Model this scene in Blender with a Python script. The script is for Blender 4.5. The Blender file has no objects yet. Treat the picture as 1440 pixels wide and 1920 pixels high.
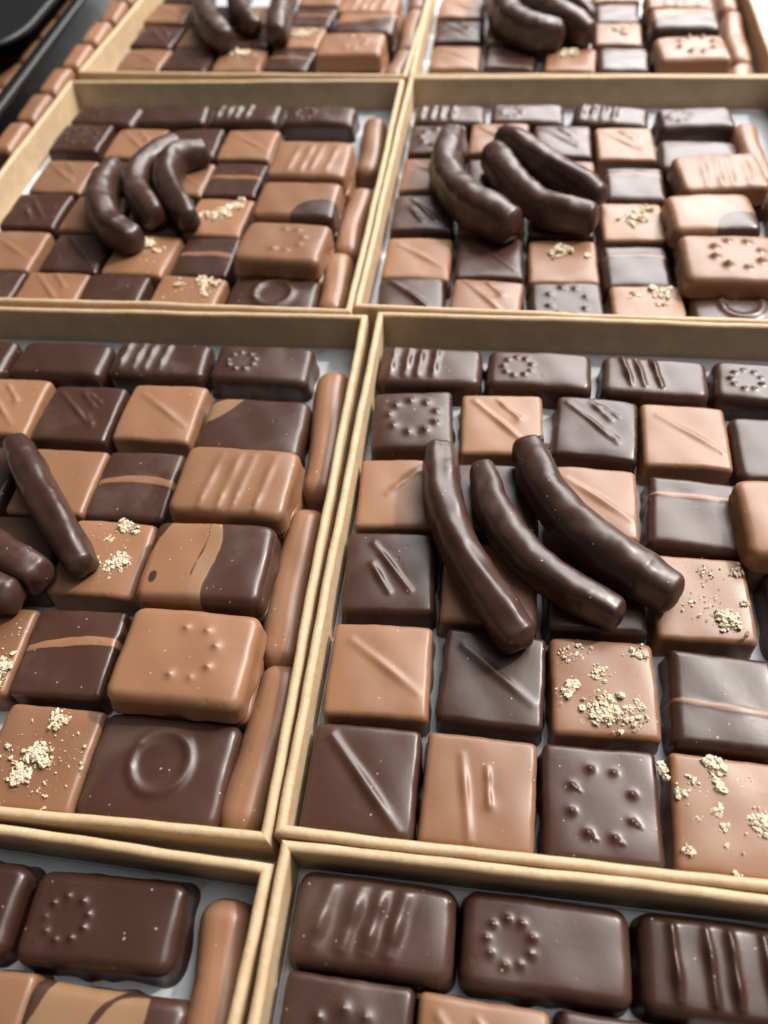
import bpy, math, random
import numpy as np
from mathutils import Vector, Matrix, noise

U = 0.01            # one scene unit of the tables below = 1 cm

WORLD_S = 0.12
EXPO = -0.05
#        name, position (cm), aim (cm), width, depth, watts, colour
LAMPS = [
    ('key_lamp', (76, 44, 90), (0, -5, 0), 9, 9, 18.0, (1.0, 0.94, 0.86)),
    ('ceiling_panel_lamp', (48, 24, 108), (48, 24, 0), 60, 84, 9.0, (1.0, 0.98, 0.96)),
    ('far_panel_lamp', (72, 205, 110), (72, 205, 0), 98, 275, 100.0, (1.0, 0.99, 0.98)),
    ('far_side_panel_lamp', (4, 205, 110), (4, 205, 0), 37, 275, 22.0, (1.0, 0.99, 0.98)),
]
PIECES = [
    ('3R', 'bar', 'd', 'lines4', 0, 0, 1, -5.61, 5.76, 2.93, 1.57, 0.7),
    ('3R', 'bar', 'd', 'dots', 0, 0, 2, -2.51, 5.8, 2.9, 1.54, -0.9),
    ('3R', 'bar', 'd', 'lines3', 0, 0, 3, 0.65, 5.68, 2.82, 1.54, -3.1),
    ('3R', 'bar', 'd', 'dots', 0, 0, 4, 3.66, 5.6, 2.85, 1.53, -4.5),
    ('3R', 'sq', 'd', 'dots', 0, 1, 1, -5.91, 3.6, 2.15, 2.13, 5.2),
    ('3R', 'sq', 'm', 'marks', 0, 1, 2, -3.5, 3.59, 2.17, 2.15, 2.0),
    ('3R', 'sq', 'd', 'marks2', 0, 1, 3, -1.03, 3.65, 2.12, 2.13, -4.6),
    ('3R', 'sq', 'm', 'diag', 0, 1, 4, 1.23, 3.5, 2.15, 2.18, -1.1),
    ('3R', 'rect', 'd', 'plain', 0, 1, 5, 3.86, 3.21, 2.9, 2.19, -0.3),
    ('3R', 'sq', 'm', 'tick', 0, 2, 1, -5.99, 1.06, 2.07, 2.19, 3.4),
    ('3R', 'sq', 'm', 'diag', 0, 2, 3, -1.19, 1.14, 2.11, 2.17, -1.0),
    ('3R', 'sq', 'd', 'stripe', 0, 2, 4, 1.18, 0.98, 2.12, 2.12, -4.7),
    ('3R', 'rect', 'm', 'lines4', 1, 2, 5, 3.41, 0.54, 2.73, 2.21, 1.4),
    ('3R', 'sq', 'd', 'marks3', 0, 3, 1, -5.96, -1.29, 2.1, 2.2, 3.1),
    ('3R', 'sq', 'm', 'plain', 0, 3, 2, -3.63, -1.4, 2.16, 2.14, 0.5),
    ('3R', 'sq', 'd', 'plain', 0, 3, 3, -1.25, -1.4, 2.13, 2.13, 0.9),
    ('3R', 'sq', 'm', 'crumbsA', 0, 3, 4, 1.07, -1.41, 2.12, 2.16, 0.8),
    ('3R', 'sq', 'm', 'diag', 0, 4, 1, -5.89, -3.8, 2.18, 2.17, 1.8),
    ('3R', 'sq', 'd', 'diag', 0, 4, 2, -3.46, -3.76, 2.16, 2.11, -2.0),
    ('3R', 'sq', 'm', 'crumbsB', 0, 4, 3, -1.16, -3.75, 2.15, 2.16, 1.3),
    ('3R', 'sq', 'd', 'stripe2', 0, 4, 4, 1.27, -3.82, 2.13, 2.13, -2.2),
    ('3R', 'sq', 'd', 'diag2', 0, 5, 1, -5.93, -6.15, 2.17, 2.14, 0.3),
    ('3R', 'sq', 'm', 'marks4', 0, 5, 2, -3.63, -6.15, 2.17, 2.16, -1.2),
    ('3R', 'sq', 'd', 'dots2', 0, 5, 3, -1.31, -6.15, 2.17, 2.16, 0.7),
    ('3R', 'sq', 'm', 'crumbsC', 0, 5, 4, 1.08, -6.14, 2.15, 2.19, -2.2),
    ('3L', 'bar', 'd', 'plain', 0, 0, 1, -4.96, 5.66, 3.0, 1.57, 0.7),
    ('3L', 'bar', 'd', 'plain', 0, 0, 2, -1.82, 5.72, 2.88, 1.53, -0.8),
    ('3L', 'bar', 'd', 'lines4', 0, 0, 3, 1.27, 5.8, 2.92, 1.51, 0.2),
    ('3L', 'bar', 'd', 'dots', 0, 0, 4, 4.4, 5.78, 2.92, 1.58, -0.8),
    ('3L', 'sq', 'm', 'marks', 0, 1, 2, -2.89, 3.67, 2.27, 2.22, 0.5),
    ('3L', 'sq', 'd', 'marks2', 0, 1, 3, -0.44, 3.49, 2.17, 2.12, -0.5),
    ('3L', 'sq', 'm', 'diag', 0, 1, 4, 1.9, 3.64, 2.21, 2.18, -1.0),
    ('3L', 'rect', 'd', 'swirlA', 0, 1, 5, 4.67, 3.26, 2.88, 2.14, -0.5),
    ('3L', 'rect', 'm', 'lines4', 1, 2, 5, 4.82, 0.85, 2.95, 2.18, -1.9),
    ('3L', 'sq', 'm', 'plain', 0, 2, 3, -0.17, 1.02, 2.12, 2.18, -0.1),
    ('3L', 'sq', 'd', 'stripe3', 0, 2, 4, 1.99, 1.04, 2.09, 2.2, 0.4),
    ('3L', 'rect', 'm', 'swirlB', 1, 3, 5, 4.71, -1.55, 2.92, 2.2, 0.6),
    ('3L', 'sq', 'm', 'crumbsD', 0, 3, 4, 1.85, -1.26, 2.15, 2.17, -1.4),
    ('3L', 'sq', 'd', 'plain', 0, 3, 3, -0.39, -1.25, 2.13, 2.13, 1.2),
    ('3L', 'sq', 'm', 'crumbsE', 0, 4, 3, -0.29, -3.89, 2.21, 2.16, 0.6),
    ('3L', 'sq', 'd', 'stripe4', 0, 4, 4, 1.95, -3.8, 2.09, 2.15, 1.6),
    ('3L', 'rect', 'm', 'dots3', 1, 4, 5, 4.83, -3.96, 2.91, 2.2, -1.0),
    ('3L', 'sq', 'm', 'crumbsF', 0, 5, 4, 2.14, -6.17, 2.13, 2.17, -0.8),
    ('3L', 'rect', 'd', 'ring', 0, 5, 5, 4.72, -6.19, 2.96, 2.17, -1.2),
    ('4L', 'bar', 'd', 'plain', 0, 0, 3, 1.22, 6.12, 2.96, 1.57, 3.5),
    ('4L', 'bar', 'd', 'dots', 0, 0, 4, 4.36, 6.24, 2.91, 1.54, 3.3),
    ('4L', 'sq', 'm', 'plain', 0, 1, 4, 2.56, 4.13, 2.07, 2.18, 3.3),
    ('4L', 'rect', 'd', 'swirlC', 0, 1, 5, 4.92, 4.12, 2.91, 2.22, 0.8),
    ('4R', 'bar', 'd', 'lines4b', 0, 0, 1, -5.54, 6.37, 2.88, 1.55, -0.6),
    ('4R', 'bar', 'd', 'dots', 0, 0, 2, -2.52, 6.37, 2.87, 1.54, -0.5),
    ('4R', 'bar', 'd', 'lines4c', 0, 0, 3, 0.46, 6.33, 2.77, 1.57, -0.4),
    ('4R', 'sq', 'd', 'dots', 0, 1, 1, -5.82, 4.4, 2.19, 2.18, -0.5),
    ('4R', 'sq', 'm', 'marks', 0, 1, 2, -3.55, 4.34, 2.16, 2.18, -1.3),
    ('4R', 'sq', 'd', 'marks2', 0, 1, 3, -1.22, 4.35, 2.14, 2.18, -1.1),
    ('2L', 'bar', 'd', 'dots', 0, 0, 1, -5.09, 5.4, 2.88, 1.51, -4.0),
    ('2L', 'bar', 'd', 'plain', 0, 0, 2, -2.12, 5.51, 2.85, 1.53, 4.8),
    ('2L', 'bar', 'd', 'lines4', 0, 0, 3, 0.95, 5.59, 2.9, 1.59, 1.0),
    ('2L', 'bar', 'd', 'dots', 0, 0, 4, 4.11, 5.48, 2.91, 1.53, -0.8),
    ('2L', 'sq', 'd', 'dots', 0, 1, 1, -5.54, 3.57, 2.13, 2.12, -0.6),
    ('2L', 'sq', 'm', 'marks', 0, 1, 2, -3.01, 3.16, 2.16, 2.23, -0.5),
    ('2L', 'sq', 'd', 'plain', 0, 1, 3, -0.66, 3.21, 2.12, 2.16, 2.3),
    ('2L', 'sq', 'm', 'diag', 0, 1, 4, 1.64, 3.09, 2.11, 2.23, -0.5),
    ('2L', 'rect', 'm', 'lines4', 1, 2, 5, 4.61, 0.98, 2.91, 2.42, -0.6),
    ('2L', 'rect', 'm', 'swirlD', 1, 3, 5, 4.63, -1.7, 2.87, 2.17, -0.6),
    ('2L', 'rect', 'm', 'dots3', 1, 4, 5, 4.6, -4.18, 2.9, 2.17, -3.7),
    ('2L', 'sq', 'm', 'marks2', 0, 2, 1, -5.14, 0.67, 2.11, 2.21, -0.5),
    ('2L', 'sq', 'd', 'plain', 0, 2, 2, -2.91, 0.61, 2.17, 2.27, -0.4),
    ('2L', 'sq', 'm', 'diag', 0, 2, 3, -0.35, 0.54, 2.08, 2.2, -0.5),
    ('2L', 'sq', 'd', 'stripe3', 0, 2, 4, 1.74, 0.56, 2.06, 2.22, -2.0),
    ('2L', 'sq', 'd', 'marks3', 0, 3, 1, -5.31, -1.67, 2.12, 2.15, 0.3),
    ('2L', 'sq', 'm', 'plain', 0, 3, 2, -2.95, -1.79, 2.12, 2.21, -0.7),
    ('2L', 'sq', 'd', 'plain', 0, 3, 3, -0.61, -1.86, 2.17, 2.22, -1.5),
    ('2L', 'sq', 'm', 'crumbsG', 0, 3, 4, 1.72, -1.91, 2.12, 2.23, -2.0),
    ('2L', 'sq', 'm', 'diag', 0, 4, 1, -5.27, -4.13, 2.2, 2.27, 0.9),
    ('2L', 'sq', 'd', 'diag3', 0, 4, 2, -2.77, -4.17, 2.12, 2.12, -0.9),
    ('2L', 'sq', 'm', 'crumbsH', 0, 4, 3, -0.43, -4.19, 2.2, 2.23, -2.9),
    ('2L', 'sq', 'd', 'stripe3', 0, 4, 4, 1.89, -4.24, 1.95, 2.18, 0.2),
    ('2L', 'sq', 'd', 'plain', 0, 5, 1, -5.2, -6.75, 2.12, 2.18, -0.0),
    ('2L', 'sq', 'm', 'marks', 0, 5, 2, -2.92, -6.78, 2.17, 2.18, -0.6),
    ('2L', 'sq', 'd', 'plain', 0, 5, 3, -0.78, -6.62, 2.11, 2.18, 1.6),
    ('2L', 'sq', 'm', 'crumbsI', 0, 5, 4, 1.75, -6.77, 2.23, 2.18, -3.1),
    ('2L', 'rect', 'd', 'ring', 0, 5, 5, 4.59, -7.03, 2.87, 2.22, 2.6),
    ('2R', 'bar', 'd', 'lines4', 0, 0, 1, -5.49, 5.3, 2.84, 1.46, 1.2),
    ('2R', 'bar', 'd', 'dots', 0, 0, 2, -2.41, 5.4, 2.86, 1.5, -0.6),
    ('2R', 'bar', 'd', 'lines4', 0, 0, 3, 0.81, 5.32, 2.87, 1.49, -5.7),
    ('2R', 'bar', 'd', 'dots', 0, 0, 4, 4.0, 5.17, 2.79, 1.54, 3.8),
    ('2R', 'sq', 'd', 'dots', 0, 1, 1, -5.8, 3.34, 2.16, 2.12, 2.2),
    ('2R', 'sq', 'm', 'marks', 0, 1, 2, -3.44, 3.44, 2.21, 2.24, -0.4),
    ('2R', 'sq', 'd', 'marks2', 0, 1, 3, -1.05, 3.3, 2.12, 2.23, 0.1),
    ('2R', 'sq', 'm', 'marks2', 0, 1, 4, 1.24, 3.15, 2.1, 2.26, 1.8),
    ('2R', 'rect', 'd', 'plain', 0, 1, 5, 3.81, 2.39, 2.79, 2.13, -2.7),
    ('2R', 'rect', 'm', 'lines4c', 1, 2, 5, 4.13, 0.21, 2.84, 2.25, 6.2),
    ('2R', 'sq', 'm', 'diag', 0, 2, 1, -5.79, 0.82, 2.21, 2.19, 0.7),
    ('2R', 'sq', 'd', 'plain', 0, 2, 2, -3.38, 0.79, 2.17, 2.17, 1.7),
    ('2R', 'sq', 'm', 'diag', 0, 2, 3, -0.98, 0.8, 2.08, 2.15, -0.3),
    ('2R', 'sq', 'd', 'stripe', 0, 2, 4, 1.43, 0.42, 2.06, 2.13, 0.3),
    ('2R', 'rect', 'm', 'swirlD', 1, 3, 5, 3.59, -2.23, 2.72, 2.11, 4.3),
    ('2R', 'sq', 'd', 'marks3', 0, 3, 1, -5.85, -1.64, 2.13, 2.14, 1.3),
    ('2R', 'sq', 'm', 'plain', 0, 3, 2, -3.47, -1.62, 2.18, 2.13, 0.1),
    ('2R', 'sq', 'd', 'plain', 0, 3, 3, -1.09, -1.77, 2.09, 2.12, -0.9),
    ('2R', 'sq', 'm', 'crumbsG', 0, 3, 4, 1.22, -1.92, 2.05, 2.15, 1.9),
    ('2R', 'sq', 'm', 'diag', 0, 4, 1, -5.76, -4.27, 2.16, 2.19, 0.9),
    ('2R', 'sq', 'd', 'diag3', 0, 4, 2, -3.42, -4.16, 2.13, 2.11, 1.7),
    ('2R', 'sq', 'm', 'crumbsH', 0, 4, 3, -1.08, -4.25, 2.16, 2.21, 1.6),
    ('2R', 'sq', 'd', 'stripe', 0, 4, 4, 1.21, -4.37, 2.04, 2.16, 2.9),
    ('2R', 'rect', 'm', 'dots4', 1, 4, 5, 3.87, -4.67, 2.88, 2.38, 1.2),
    ('2R', 'sq', 'd', 'diag2', 0, 5, 1, -5.75, -6.6, 2.06, 2.18, 4.7),
    ('2R', 'sq', 'm', 'marks', 0, 5, 2, -3.41, -6.49, 2.16, 2.18, -2.8),
    ('2R', 'sq', 'd', 'dots2', 0, 5, 3, -0.96, -6.5, 2.13, 2.18, 3.1),
    ('2R', 'sq', 'm', 'crumbsI', 0, 5, 4, 1.43, -6.7, 2.13, 2.18, 2.4),
    ('2R', 'rect', 'd', 'ring', 0, 5, 5, 4.1, -7.04, 2.87, 2.22, 1.2),
    ('1L', 'sq', 'm', 'diag', 0, 2, 1, -5.7, 0.04, 2.1, 2.23, -1.7),
    ('1L', 'sq', 'd', 'marks', 0, 3, 1, -5.41, -2.61, 2.08, 2.23, -2.7),
    ('1L', 'sq', 'm', 'diag', 0, 4, 1, -5.25, -5.11, 2.14, 2.19, 0.4),
    ('1L', 'sq', 'd', 'diag3', 0, 4, 2, -3.04, -4.98, 2.18, 2.21, -2.4),
    ('1L', 'sq', 'm', 'crumbsH', 0, 4, 3, -0.64, -5.0, 2.21, 2.16, 2.7),
    ('1L', 'sq', 'm', 'crumbsG', 0, 3, 4, 1.64, -2.64, 2.08, 2.14, -1.0),
    ('1L', 'sq', 'd', 'stripe3', 0, 4, 4, 1.71, -4.98, 2.06, 2.13, -1.9),
    ('1L', 'sq', 'd', 'stripe3', 0, 2, 4, 1.72, -0.35, 2.16, 2.13, -3.1),
    ('1L', 'rect', 'm', 'dots3', 1, 4, 5, 4.53, -4.82, 2.91, 2.24, 2.4),
    ('1L', 'rect', 'd', 'swirlD', 1, 3, 5, 4.8, -2.6, 2.78, 2.13, 0.4),
    ('1L', 'rect', 'm', 'lines4', 1, 2, 5, 4.59, -0.38, 2.83, 2.28, -0.2),
    ('1R', 'sq', 'm', 'diag', 0, 2, 1, -5.74, 0.67, 2.2, 2.26, -2.2),
    ('1R', 'sq', 'd', 'marks', 0, 3, 1, -5.68, -1.96, 2.14, 2.2, -0.9),
    ('1R', 'sq', 'm', 'diag', 0, 4, 1, -5.62, -4.66, 2.15, 2.22, -0.3),
    ('1R', 'sq', 'd', 'diag3', 0, 4, 2, -3.22, -4.59, 2.12, 2.23, -4.7),
    ('1R', 'sq', 'm', 'crumbsH', 0, 4, 3, -0.65, -4.89, 2.1, 2.09, -3.1),
    ('1R', 'sq', 'm', 'crumbsG', 0, 3, 4, 1.45, -2.36, 2.02, 2.16, -1.7),
    ('1R', 'sq', 'd', 'stripe', 0, 4, 4, 1.58, -4.89, 2.1, 2.1, -1.0),
    ('1R', 'sq', 'd', 'stripe', 0, 2, 4, 1.5, -0.14, 2.0, 2.13, -0.3),
    ('1R', 'rect', 'm', 'dots4', 1, 4, 5, 4.19, -5.29, 2.85, 2.24, 3.7),
    ('1R', 'rect', 'd', 'swirlD', 1, 3, 5, 4.15, -2.38, 2.82, 2.13, -0.6),
    ('1R', 'rect', 'm', 'lines4c', 1, 2, 5, 4.11, -0.22, 2.89, 2.18, 0.1),
    ('3L', 'sq', 'd', 'plain', 0, 2, 2, -2.55, 1.05, 2.15, 2.15, 1.0),
    ('3L', 'sq', 'm', 'plain', 0, 3, 2, -2.75, -1.3, 2.15, 2.15, -1.0),
    ('3R', 'sq', 'd', 'plain', 0, 2, 2, -3.62, 1.08, 2.15, 2.15, 1.2),
    ('1L', 'sq', 'm', 'plain', 0, 3, 2, -3.1, -2.6, 2.15, 2.15, 1.0),
    ('1L', 'sq', 'd', 'plain', 0, 3, 3, -0.72, -2.6, 2.15, 2.15, -1.0),
    ('1L', 'sq', 'd', 'plain', 0, 2, 2, -3.2, -0.15, 2.15, 2.15, 1.0),
    ('1L', 'sq', 'm', 'plain', 0, 2, 3, -0.75, -0.2, 2.15, 2.15, 1.0),
    ('1L', 'sq', 'd', 'plain', 0, 1, 1, -5.6, 2.45, 2.15, 2.15, 0.0),
    ('1L', 'sq', 'm', 'plain', 0, 1, 4, 1.7, 2.1, 2.15, 2.15, 0.0),
    ('1R', 'sq', 'm', 'plain', 0, 3, 2, -3.3, -2.1, 2.15, 2.15, 1.0),
    ('1R', 'sq', 'd', 'plain', 0, 3, 3, -0.9, -2.3, 2.15, 2.15, -1.0),
    ('1R', 'sq', 'd', 'plain', 0, 2, 2, -3.3, 0.45, 2.15, 2.15, 1.0),
    ('1R', 'sq', 'm', 'crumbsH', 0, 2, 3, -0.9, 0.2, 2.15, 2.15, 1.0),
    ('1R', 'sq', 'm', 'plain', 0, 1, 4, 1.55, 2.3, 2.15, 2.15, 0.0),
    ('3R', 'rect', 'd', 'plain', 0, 3, 5, 4.0, -1.4, 2.95, 2.2, 0.5),
]
BOXES = [('1L', -7.442, 22.91, -2.23), ('1R', 7.175, 22.572, -0.81), ('2L', -7.813, 7.431, -0.1), ('2R', 7.012, 7.592, -0.68), ('3L', -7.221, -7.716, 0.7), ('3R', 7.654, -7.482, -0.13), ('4L', -7.158, -22.781, -1.28), ('4R', 7.792, -22.526, -0.04)]
BW, BD = 14.726, 15.000
LOGS = [('3L', 6.63, 5.57, 6.75, 1.13), ('3L', 6.62, 0.56, 6.66, -3.64), ('3L', 6.77, -3.73, 6.62, -7.15), ('4L', 6.61, 6.82, 6.75, 4.26), ('2L', 6.46, 5.36, 6.52, 1.41), ('2L', 6.6, 0.14, 6.53, -3.7), ('2L', 6.45, -3.79, 6.44, -6.76), ('2R', 5.79, 4.93, 5.84, 0.72), ('2R', 6.2, 0.3, 6.3, -3.6), ('2R', 6.3, -3.9, 6.25, -6.7), ('1L', 6.74, 0.66, 6.72, -3.54), ('1L', 6.71, -3.76, 6.66, -6.45), ('1L', 6.37, 5.52, 6.62, 0.79), ('1R', 6.81, 4.15, 6.46, 0.26), ('1R', 6.67, 0.08, 6.31, -4.93), ('1R', 6.35, -5.12, 6.2, -7.0)]
FINGERS = [('3R', 0.5, [(2.64, -5.51), (2.82, -6.9), (3.29, -8.27), (3.95, -9.43), (4.66, -10.51)]), ('3R', 0.44, [(3.72, -5.95), (4.02, -7.09), (4.67, -8.27), (5.55, -9.08), (6.69, -9.7)]), ('3R', 0.53, [(4.81, -5.21), (5.26, -6.58), (6.04, -7.7), (6.89, -8.51), (7.86, -9.12)]), ('3L', 0.47, [(-8.57, -6.02), (-7.41, -7.39), (-6.49, -8.41), (-5.5, -9.45)]), ('3L', 0.5, [(-9.97, -7.86), (-8.71, -8.68), (-7.39, -9.44), (-6.4, -9.88)]), ('3L', 0.5, [(-9.87, -9.17), (-8.7, -9.85), (-7.65, -10.35), (-6.82, -10.45)]), ('2L', 0.55, [(-10.55, 7.59), (-10.37, 5.8), (-9.45, 4.01), (-8.4, 3.27)]), ('2L', 0.5, [(-8.76, 9.43), (-9.43, 7.81), (-9.18, 6.16), (-8.06, 4.61)]), ('2L', 0.5, [(-7.51, 8.97), (-8.39, 8.16), (-8.09, 6.46), (-6.82, 4.55)]), ('2R', 0.62, [(1.9, 9.75), (1.83, 7.48), (2.76, 5.5), (4.11, 4.3)]), ('2R', 0.55, [(3.44, 8.7), (4.24, 6.79), (5.4, 5.3), (6.67, 4.85)]), ('2R', 0.5, [(3.79, 10.04), (4.96, 8.52), (6.05, 7.42), (7.03, 6.38)]), ('1L', 0.58, [(-11.58, 24.58), (-10.47, 20.71), (-8.97, 18.53)]), ('1L', 0.52, [(-9.4, 24.98), (-9.32, 22.36), (-8.04, 20.2)]), ('1L', 0.55, [(-7.15, 24.78), (-7.04, 22.19), (-6.66, 19.1)]), ('1R', 0.65, [(2.89, 23.99), (3.48, 20.62), (4.56, 18.75), (5.81, 18.6)]), ('1R', 0.58, [(4.4, 23.79), (5.49, 20.73), (7.11, 18.85)]), ('1R', 0.5, [(5.52, 24.29), (6.23, 22.09), (7.29, 20.48)])]
CAM = ((3.6306, -18.4088, 14.8096), (0.991057, 0.119973, -0.058416), (-0.061172, 0.797543, 0.600153), (0.118591, -0.591213, 0.797749))
FPX = 1450.4
# ------------------------------------------------------------------ camera, world, lamps
scene = bpy.context.scene
C = scene.collection
cam_d = bpy.data.cameras.new('camera')
cam = bpy.data.objects.new('camera', cam_d)
C.objects.link(cam)
scene.camera = cam
(cp, cr, cu, cb) = CAM
M = Matrix(((cr[0], cu[0], cb[0], cp[0]*U), (cr[1], cu[1], cb[1], cp[1]*U), (cr[2], cu[2], cb[2], cp[2]*U), (0, 0, 0, 1)))
cam.matrix_world = M
cam_d.sensor_fit = 'VERTICAL'
cam_d.sensor_height = 36.0
cam_d.sensor_width = 27.0
cam_d.lens = FPX/1920.0*36.0
cam_d.clip_start = 0.005
cam_d.clip_end = 20
cam_d.dof.use_dof = True
cam_d.dof.focus_distance = 0.168
cam_d.dof.aperture_fstop = 13.0

world = bpy.data.worlds.new('World')
scene.world = world
world.use_nodes = True
bgn = world.node_tree.nodes['Background']
bgn.inputs[0].default_value = (0.95, 0.93, 0.90, 1)
bgn.inputs[1].default_value = WORLD_S

def area(name, pos, target, sx, sy, watts, col):
    l = bpy.data.lights.new(name, 'AREA')
    l.shape = 'RECTANGLE'; l.size = sx*U; l.size_y = sy*U
    l.energy = watts; l.color = col
    o = bpy.data.objects.new(name, l); C.objects.link(o)
    o.location = Vector(pos)*U
    o.rotation_euler = (Vector(target)-Vector(pos)).to_track_quat('-Z', 'Y').to_euler()
    return o
for a in LAMPS: area(*a)

scene.view_settings.view_transform = 'Standard'
scene.view_settings.look = 'None'
scene.view_settings.exposure = EXPO
scene.view_settings.gamma = 1
scene.view_settings.use_curve_mapping = False
scene.cycles.max_bounces = 8
scene.cycles.sample_clamp_indirect = 4.0

# ------------------------------------------------------------------ materials
def new_mat(name):
    m = bpy.data.materials.new(name); m.use_nodes = True
    nt = m.node_tree
    return m, nt, nt.nodes['Principled BSDF']
def node(nt, t, **kw):
    n = nt.nodes.new(t)
    for k, v in kw.items():
        if k in n.inputs.keys(): n.inputs[k].default_value = v
        else: setattr(n, k, v)
    return n
def mixc(nt, fac, a, b):
    n = nt.nodes.new('ShaderNodeMix'); n.data_type = 'RGBA'
    for sock, v in ((n.inputs[0], fac), (n.inputs[6], a), (n.inputs[7], b)):
        if isinstance(v, (tuple, float, int)): sock.default_value = v
        else: nt.links.new(v, sock)
    return n.outputs[2]
def ramp(nt, src, p0, p1):
    n = nt.nodes.new('ShaderNodeMapRange'); n.interpolation_type = 'SMOOTHSTEP'
    n.inputs[1].default_value = p0; n.inputs[2].default_value = p1
    nt.links.new(src, n.inputs[0]); return n.outputs[0]

DARK = (0.049, 0.0198, 0.0130, 1)
MILK = (0.224, 0.108, 0.056, 1)
TAN = (0.222, 0.126, 0.067, 1)

def choc_mat(name, base, rough, pattern=False, sss=0.0):
    m, nt, b = new_mat(name)
    L = nt.links
    tc = node(nt, 'ShaderNodeTexCoord')
    info = node(nt, 'ShaderNodeObjectInfo')
    vec = nt.nodes.new('ShaderNodeVectorMath'); vec.operation = 'MULTIPLY_ADD'
    L.new(info.outputs['Random'], vec.inputs[0]); vec.inputs[1].default_value = (7.3, 3.1, 5.7)
    L.new(tc.outputs['Object'], vec.inputs[2])
    col = base
    if pattern:
        a1 = node(nt, 'ShaderNodeAttribute', attribute_name='milk'); a2 = node(nt, 'ShaderNodeAttribute', attribute_name='tan')
        nz = node(nt, 'ShaderNodeTexNoise', Scale=260.0, Detail=3.0); L.new(vec.outputs[0], nz.inputs['Vector'])
        off = nt.nodes.new('ShaderNodeMath'); off.operation = 'MULTIPLY_ADD'; L.new(nz.outputs['Fac'], off.inputs[0]); off.inputs[1].default_value = .09; off.inputs[2].default_value = -.045
        def add(a):
            n = nt.nodes.new('ShaderNodeMath'); n.operation = 'ADD'; L.new(a, n.inputs[0]); L.new(off.outputs[0], n.inputs[1]); return n.outputs[0]
        c1 = mixc(nt, ramp(nt, add(a1.outputs['Fac']), -.015, .015), DARK, MILK)
        col = mixc(nt, ramp(nt, add(a2.outputs['Fac']), -.02, .02), c1, TAN)
    # gentle tonal clouds, a per-piece shift and thin rubbed bloom
    nb = node(nt, 'ShaderNodeTexNoise', Scale=55.0, Detail=4.0); L.new(vec.outputs[0], nb.inputs['Vector'])
    hs = nt.nodes.new('ShaderNodeHueSaturation')
    v = nt.nodes.new('ShaderNodeMath'); v.operation = 'MULTIPLY_ADD'; L.new(info.outputs['Random'], v.inputs[0]); v.inputs[1].default_value = .34; v.inputs[2].default_value = .72
    v2 = nt.nodes.new('ShaderNodeMath'); v2.operation = 'MULTIPLY_ADD'; L.new(nb.outputs['Fac'], v2.inputs[0]); v2.inputs[1].default_value = .22; L.new(v.outputs[0], v2.inputs[2])
    L.new(v2.outputs[0], hs.inputs['Value'])
    if isinstance(col, tuple): hs.inputs['Color'].default_value = col
    else: L.new(col, hs.inputs['Color'])
    # faint bloom and rubbed scuffs
    bl = node(nt, 'ShaderNodeTexNoise', Scale=38.0, Detail=7.0, Roughness=.62, Distortion=.6); L.new(vec.outputs[0], bl.inputs['Vector'])
    blf = nt.nodes.new('ShaderNodeMath'); blf.operation = 'MULTIPLY'; L.new(ramp(nt, bl.outputs['Fac'], .5, .75), blf.inputs[0]); blf.inputs[1].default_value = .10
    mp = node(nt, 'ShaderNodeMapping'); mp.inputs['Scale'].default_value = (120, 900, 300); mp.inputs['Rotation'].default_value = (0, 0, .6); L.new(vec.outputs[0], mp.inputs[0])
    sc = node(nt, 'ShaderNodeTexNoise', Scale=1.0, Detail=3.0); L.new(mp.outputs[0], sc.inputs['Vector'])
    scf = ramp(nt, sc.outputs['Fac'], .68, .78)
    # small light specks of cocoa and nut dust
    vo = node(nt, 'ShaderNodeTexVoronoi', Scale=800.0); L.new(vec.outputs[0], vo.inputs['Vector'])
    pick = node(nt, 'ShaderNodeTexWhiteNoise'); L.new(vo.outputs['Position'], pick.inputs['Vector'])
    gate = ramp(nt, pick.outputs['Value'], .94, .955)
    sn = node(nt, 'ShaderNodeTexNoise', Scale=1500.0, Detail=2.0); L.new(vec.outputs[0], sn.inputs['Vector'])
    sd_ = nt.nodes.new('ShaderNodeMath'); sd_.operation = 'MULTIPLY_ADD'; L.new(sn.outputs['Fac'], sd_.inputs[0]); sd_.inputs[1].default_value = .5; L.new(vo.outputs['Distance'], sd_.inputs[2])
    spot = ramp(nt, sd_.outputs[0], .46, .34)
    mm = nt.nodes.new('ShaderNodeMath'); mm.operation = 'MULTIPLY'; L.new(gate, mm.inputs[0]); L.new(spot, mm.inputs[1])
    m2 = nt.nodes.new('ShaderNodeMath'); m2.operation = 'MULTIPLY'; L.new(mm.outputs[0], m2.inputs[0]); m2.inputs[1].default_value = .55
    fin = mixc(nt, blf.outputs[0], hs.outputs[0], (.36, .27, .21, 1))
    fin = mixc(nt, m2.outputs[0], fin, (.55, .40, .27, 1))
    L.new(fin, b.inputs['Base Color'])
    # pits: tiny burst air bubbles
    vp = node(nt, 'ShaderNodeTexVoronoi', Scale=300.0); L.new(vec.outputs[0], vp.inputs['Vector'])
    pk = node(nt, 'ShaderNodeTexWhiteNoise'); L.new(vp.outputs['Position'], pk.inputs['Vector'])
    g2 = ramp(nt, pk.outputs['Value'], .92, .94)
    s2 = ramp(nt, vp.outputs['Distance'], .26, .10)
    pit = nt.nodes.new('ShaderNodeMath'); pit.operation = 'MULTIPLY'; L.new(g2, pit.inputs[0]); L.new(s2, pit.inputs[1])
    fn = node(nt, 'ShaderNodeTexNoise', Scale=330.0, Detail=5.0, Roughness=.6); L.new(vec.outputs[0], fn.inputs['Vector'])
    ln = node(nt, 'ShaderNodeTexNoise', Scale=90.0, Detail=2.0); L.new(vec.outputs[0], ln.inputs['Vector'])
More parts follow.
